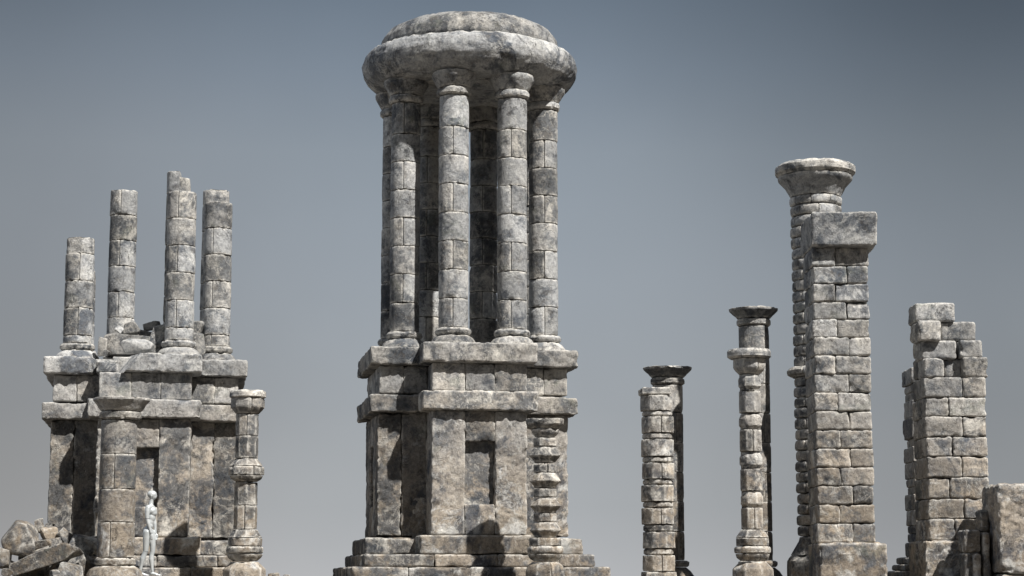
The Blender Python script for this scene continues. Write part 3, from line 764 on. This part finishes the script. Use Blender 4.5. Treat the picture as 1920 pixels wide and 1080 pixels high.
# ================================================================== mannequin
def mannequin():
    D = 3540.
    k = K(1000, D) / 6
    def P(zx, zy, off=0):            # points of the figure, off = sideways (negative towards the camera)
        px, py = 240 + zx / 6, 900 + zy / 6
        return Vector((XX(px, py, D), D + off * k, ZZ(py, D)))
    o = P(215, 1080); VV = []; QQ = []; cnt = [0]
    def ell(p, rx, ry, rz, ang=0, nu=14, nv=9):
        v = np.linspace(0, math.pi, nv + 1)[:, None]; u = np.linspace(0, 2 * math.pi, nu, endpoint=False)[None]
        X = np.stack([rx * np.sin(v) * np.cos(u), ry * np.sin(v) * np.sin(u), rz * np.cos(v) + 0 * u], -1).reshape(-1, 3) * k * S
        X = np.stack([X[:, 0] * math.cos(ang) + X[:, 2] * math.sin(ang), X[:, 1], -X[:, 0] * math.sin(ang) + X[:, 2] * math.cos(ang)], 1)
        a, b = np.meshgrid(np.arange(nv), np.arange(nu), indexing='ij'); b2 = (b + 1) % nu
        Q = np.stack([a * nu + b, (a + 1) * nu + b, (a + 1) * nu + b2, a * nu + b2], -1).reshape(-1, 4)
        VV.append(X + np.array((p - o) * S)); QQ.append(Q + cnt[0]); cnt[0] += len(X)
    def limb(pts):
        for (a, ra), (b, rb) in zip(pts[:-1], pts[1:]):
            n = max(2, int((b - a).length / (min(ra, rb) * k * .3)))
            for i in range(n + 1):
                t = i / n; q = a.lerp(b, t); rr = (ra + (rb - ra) * t)
                ell(q, rr, rr, rr)
    # head: rounded skull, jaw forward and down, tipped up
    ell(P(272, 165), 54, 44, 48); ell(P(262, 158), 46, 42, 40); ell(P(288, 188), 36, 33, 34, .5); ell(P(296, 200), 22, 24, 18, .3)
    ell(P(321, 178), 8, 8, 11)                                     # nose
    for s_ in (-1, 1): ell(P(270, 180, s_ * 42), 9, 4, 13)          # ears
    limb([(P(258, 282), 27), (P(264, 240), 23), (P(270, 205), 24)])
    # trunk
    ell(P(262, 300), 38, 62, 26, .2); ell(P(276, 350), 48, 62, 52, .25); ell(P(286, 372), 42, 52, 42, .3); ell(P(268, 420), 42, 50, 60)
    ell(P(258, 465), 37, 46, 62); ell(P(244, 515), 42, 52, 46); ell(P(226, 560), 50, 58, 48); ell(P(206, 562), 36, 50, 34); ell(P(238, 590), 42, 54, 38)
    # legs
    limb([(P(222, 590, -30), 50), (P(216, 650, -30), 46), (P(208, 730, -30), 36), (P(203, 800, -28), 29), (P(190, 835, -28), 28), (P(170, 885, -28), 31), (P(154, 960, -28), 20), (P(141, 1030, -28), 16)])
    limb([(P(246, 590, 30), 48), (P(262, 660, 30), 44), (P(272, 740, 30), 34), (P(272, 805, 30), 28), (P(262, 840, 30), 27), (P(256, 890, 30), 30), (P(264, 970, 30), 19), (P(270, 1030, 30), 15)])
    for ax, s_ in ((141, -28), (270, 30)):
        limb([(P(ax - 6, 1054, s_), 18), (P(ax + 30, 1058, s_), 17), (P(ax + 62, 1068, s_), 13), (P(ax + 98, 1074, s_), 8)])
        ell(P(ax + 66, 1072, s_), 34, 24, 9)
    # arms
    for s_, pts in ((-1, [(238, 316, 56, 34), (232, 350, 66, 30), (229, 400, 70, 26), (230, 440, 70, 24), (242, 490, 68, 24), (258, 550, 66, 17), (270, 600, 64, 14)]),
                    (1, [(268, 316, 56, 32), (266, 350, 64, 28), (270, 400, 68, 25), (278, 440, 68, 23), (288, 490, 66, 22), (296, 550, 64, 16), (300, 595, 62, 13)])):
        limb([(P(x, y, s_ * z), rr) for x, y, z, rr in pts])
        hx, hy, hz = pts[-1][0], pts[-1][1], pts[-1][2]
        ell(P(hx + 5, hy + 26, s_ * hz), 17, 9, 26, -.1)
        for f in range(4):
            x0 = hx - 7 + f * 8; Lf = (26, 34, 36, 31)[f]
            limb([(P(x0, hy + 42, s_ * hz), 5.4), (P(x0 + 2, hy + 44 + Lf * .5, s_ * (hz - 1)), 5), (P(x0, hy + 42 + Lf, s_ * (hz - 6)), 4.2)])
        limb([(P(hx + 14, hy + 14, s_ * (hz - 4)), 6.5), (P(hx + 24, hy + 32, s_ * (hz - 8)), 5.6), (P(hx + 26, hy + 50, s_ * (hz - 9)), 4.6)])
    me = bpy.data.meshes.new('mannequin'); me.from_pydata(np.concatenate(VV).tolist(), [], np.concatenate(QQ).tolist())
    ob = bpy.data.objects.new('mannequin', me); COL.objects.link(ob); ob.location = tuple(o * S)
    rm = ob.modifiers.new('remesh', 'REMESH'); rm.mode = 'VOXEL'; rm.voxel_size = .006; rm.use_smooth_shade = True
    sm = ob.modifiers.new('smooth', 'SMOOTH'); sm.iterations = 16; sm.factor = .5
    dg = bpy.context.evaluated_depsgraph_get(); ev = ob.evaluated_get(dg)
    me2 = bpy.data.meshes.new_from_object(ev); ob.modifiers.clear(); ob.data = me2; me2.name = 'mannequin'
    me2.polygons.foreach_set('use_smooth', [True] * len(me2.polygons))
    me2.materials.clear(); me2.materials.append(SILVER)
    tag(ob, 'silver grey mannequin standing in profile before the doorway of the ruined tower', 'mannequin')
    ob['_o'] = [float(v) for v in o]
    for nm, (x, y, off, r_, h) in {'elbow_joint': (230, 436, -70, 25.5, 4), 'wrist_joint': (270, 597, -64, 14.6, 3), 'knee_joint': (203, 806, -28, 29.5, 2.5)}.items():
        b = MB(); c = P(x, y, off)
        drum(b, c.x, c.y, [(r_ * k, c.z - h * k), (r_ * k, c.z + h * k)], seg=24, amp=0, bev=.05, cell=2)
        b.build(nm, JOINT, ob)
    return ob
mannequin()
mb = MB(); xm = XX(277, 1080, 3540)
block(mb, (xm, 3540, -1.6 - 1.0), (86, 60, 5.2 - .8), bev=1.6, amp=.3, seed=5, tone=.4)
tag(mb.build('paving_stone', STONE), 'flat paving stone beneath the feet of the silver mannequin', 'paving stone')

# ================================================================== ground
def ground():
    rad_ = np.concatenate([[0.01], np.geomspace(40, 260000, 90)]); th = np.linspace(0, 2 * math.pi, 128, endpoint=False)
    Rg, T = np.meshgrid(rad_, th, indexing='ij'); X = Rg * np.cos(T); Y = Rg * np.sin(T) 
    P = np.stack([X, Y, 0 * X], -1).reshape(-1, 3)
    z = GZ - 125 * (1 - smooth((Rg.ravel() - 1200) / 1700)) + np.minimum(0, fbm(P / 700, 3) * 1.2 - .6)
    far = smooth((Rg.ravel() - 6000) / 40000) * 40
    P[:, 2] = z - far
    m, k = Rg.shape; i, j = np.meshgrid(np.arange(m - 1), np.arange(k), indexing='ij'); j2 = (j + 1) % k
    Q = np.stack([i * k + j, (i + 1) * k + j, (i + 1) * k + j2, i * k + j2], -1).reshape(-1, 4)
    mb = MB(); mb.add(P, Q, 0, 0); o = mb.build('ground', GROUND, None, origin=(0, 0, 0)); o['kind'] = 'structure'
ground()

# ================================================================== light, sky, camera
SUN_AZ, SUN_EL = R(42), R(51)      # azimuth to the right of the direction back to the camera
sd = Vector((math.sin(SUN_AZ) * math.cos(SUN_EL), -math.cos(SUN_AZ) * math.cos(SUN_EL), math.sin(SUN_EL)))
l = bpy.data.lights.new('sun', 'SUN'); l.energy = 5.0; l.angle = R(.9); l.color = (1, .955, .9)
lo = bpy.data.objects.new('sun', l); COL.objects.link(lo); lo.rotation_euler = sd.to_track_quat('Z', 'Y').to_euler(); lo.location = (20, -20, 40)

w = bpy.data.worlds.new('World'); SC.world = w; w.use_nodes = True
nt = w.node_tree; bg = nt.nodes['Background']
sky = nt.nodes.new('ShaderNodeTexSky'); sky.sky_type = 'NISHITA'; sky.sun_disc = False
sky.sun_elevation = SUN_EL; sky.sun_rotation = math.pi - SUN_AZ; sky.dust_density = 4; sky.air_density = 1.2
tc = nt.nodes.new('ShaderNodeTexCoord'); sep = nt.nodes.new('ShaderNodeSeparateXYZ'); nt.links.new(tc.outputs['Generated'], sep.inputs[0])
rp = nt.nodes.new('ShaderNodeValToRGB'); cr = rp.color_ramp
def srgb(c): return tuple(((v / 255 + .055) / 1.055) ** 2.4 * .69 for v in c) + (1,)
stops = [(0.0, (189, 191, 194)), (.035, (173, 177, 181)), (.085, (160, 165, 171)), (.15, (153, 160, 168)), (.215, (143, 152, 161)), (.255, (126, 137, 149)), (.295, (106, 118, 131)), (.42, (92, 104, 120)), (1, (150, 162, 180))]  # last stop: unseen zenith raised to add ambient fill
cr.elements[0].position = 0; cr.elements[0].color = srgb(stops[0][1]); cr.elements[1].position = 1; cr.elements[1].color = srgb(stops[-1][1])
for p, c in stops[1:-1]:
    e = cr.elements.new(p); e.color = srgb(c)
nt.links.new(sep.outputs['Z'], rp.inputs[0])
# slightly darker away from the hazy centre, most of all high on the right
def wm(op, a, b=None, clamp=False):
    n = nt.nodes.new('ShaderNodeMath'); n.operation = op; n.use_clamp = clamp
    for i, x in enumerate((a, b)):
        if x is None: continue
        if isinstance(x, (int, float)): n.inputs[i].default_value = x
        else: nt.links.new(x, n.inputs[i])
    return n.outputs[0]
def wmr(x, a, b, c, d_):
    n = nt.nodes.new('ShaderNodeMapRange'); n.interpolation_type = 'SMOOTHSTEP'; nt.links.new(x, n.inputs[0])
    for i, v in enumerate((a, b, c, d_)): n.inputs[i + 1].default_value = v
    return n.outputs[0]
ax_ = wm('ABSOLUTE', wm('ADD', sep.outputs['X'], .03))
f1 = wmr(ax_, .05, .27, 1.0, .74)
hi = wm('MULTIPLY', wmr(sep.outputs['X'], .0, .27, 0, 1), wmr(sep.outputs['Z'], .12, .3, 0, .42))
side = wmr(sep.outputs['X'], -.3, -.85, 0, 2.4)          # unseen sky at left boosted, added as fill for left faces
bk = wmr(sep.outputs['Y'], .3, -.3, 0, -.7)  # unseen sky behind the camera dimmed to hold down frontal fill
fac = wm('MULTIPLY', wm('MULTIPLY', f1, wm('SUBTRACT', 1.0, hi)), wm('ADD', wm('ADD', 1.0, side), bk))
nz = nt.nodes.new('ShaderNodeTexNoise'); nz.inputs['Scale'].default_value = 5; nz.inputs['Detail'].default_value = 4; nt.links.new(tc.outputs['Generated'], nz.inputs['Vector'])
fac = wm('MULTIPLY', fac, wmr(nz.outputs['Fac'], .3, .7, .955, 1.05))
vm = nt.nodes.new('ShaderNodeVectorMath'); vm.operation = 'SCALE'; nt.links.new(rp.outputs[0], vm.inputs[0]); nt.links.new(fac, vm.inputs['Scale'])
sk = nt.nodes.new('ShaderNodeVectorMath'); sk.operation = 'SCALE'; nt.links.new(sky.outputs[0], sk.inputs[0]); sk.inputs['Scale'].default_value = .06
mx = nt.nodes.new('ShaderNodeMix'); mx.data_type = 'RGBA'; mx.inputs[0].default_value = .12
wt = nt.nodes.new('ShaderNodeMix'); wt.data_type = 'RGBA'; wt.blend_type = 'MULTIPLY'; nt.links.new(wmr(sep.outputs['X'], -.05, -.25, 0, 1), wt.inputs[0])
nt.links.new(vm.outputs[0], wt.inputs[6]); wt.inputs[7].default_value = (1.05, 1.01, .98, 1)
nt.links.new(wt.outputs[2], mx.inputs[6]); nt.links.new(sk.outputs[0], mx.inputs[7])
nt.links.new(mx.outputs[2], bg.inputs[0]); bg.inputs[1].default_value = 1.0

cam = bpy.data.cameras.new('camera'); co = bpy.data.objects.new('camera', cam); COL.objects.link(co)
cam.sensor_width = 36; cam.lens = 36 * F / 1920; cam.clip_start = .1; cam.clip_end = 6000
co.location = (0, 0, 0); co.rotation_euler = (math.pi / 2 + TH, 0, 0)
SC.camera = co
SC.view_settings.view_transform = 'Standard'; SC.view_settings.look = 'None'; SC.view_settings.exposure = .55; SC.view_settings.gamma = 1
for o in bpy.data.objects:
    if '_o' in o: del o['_o']
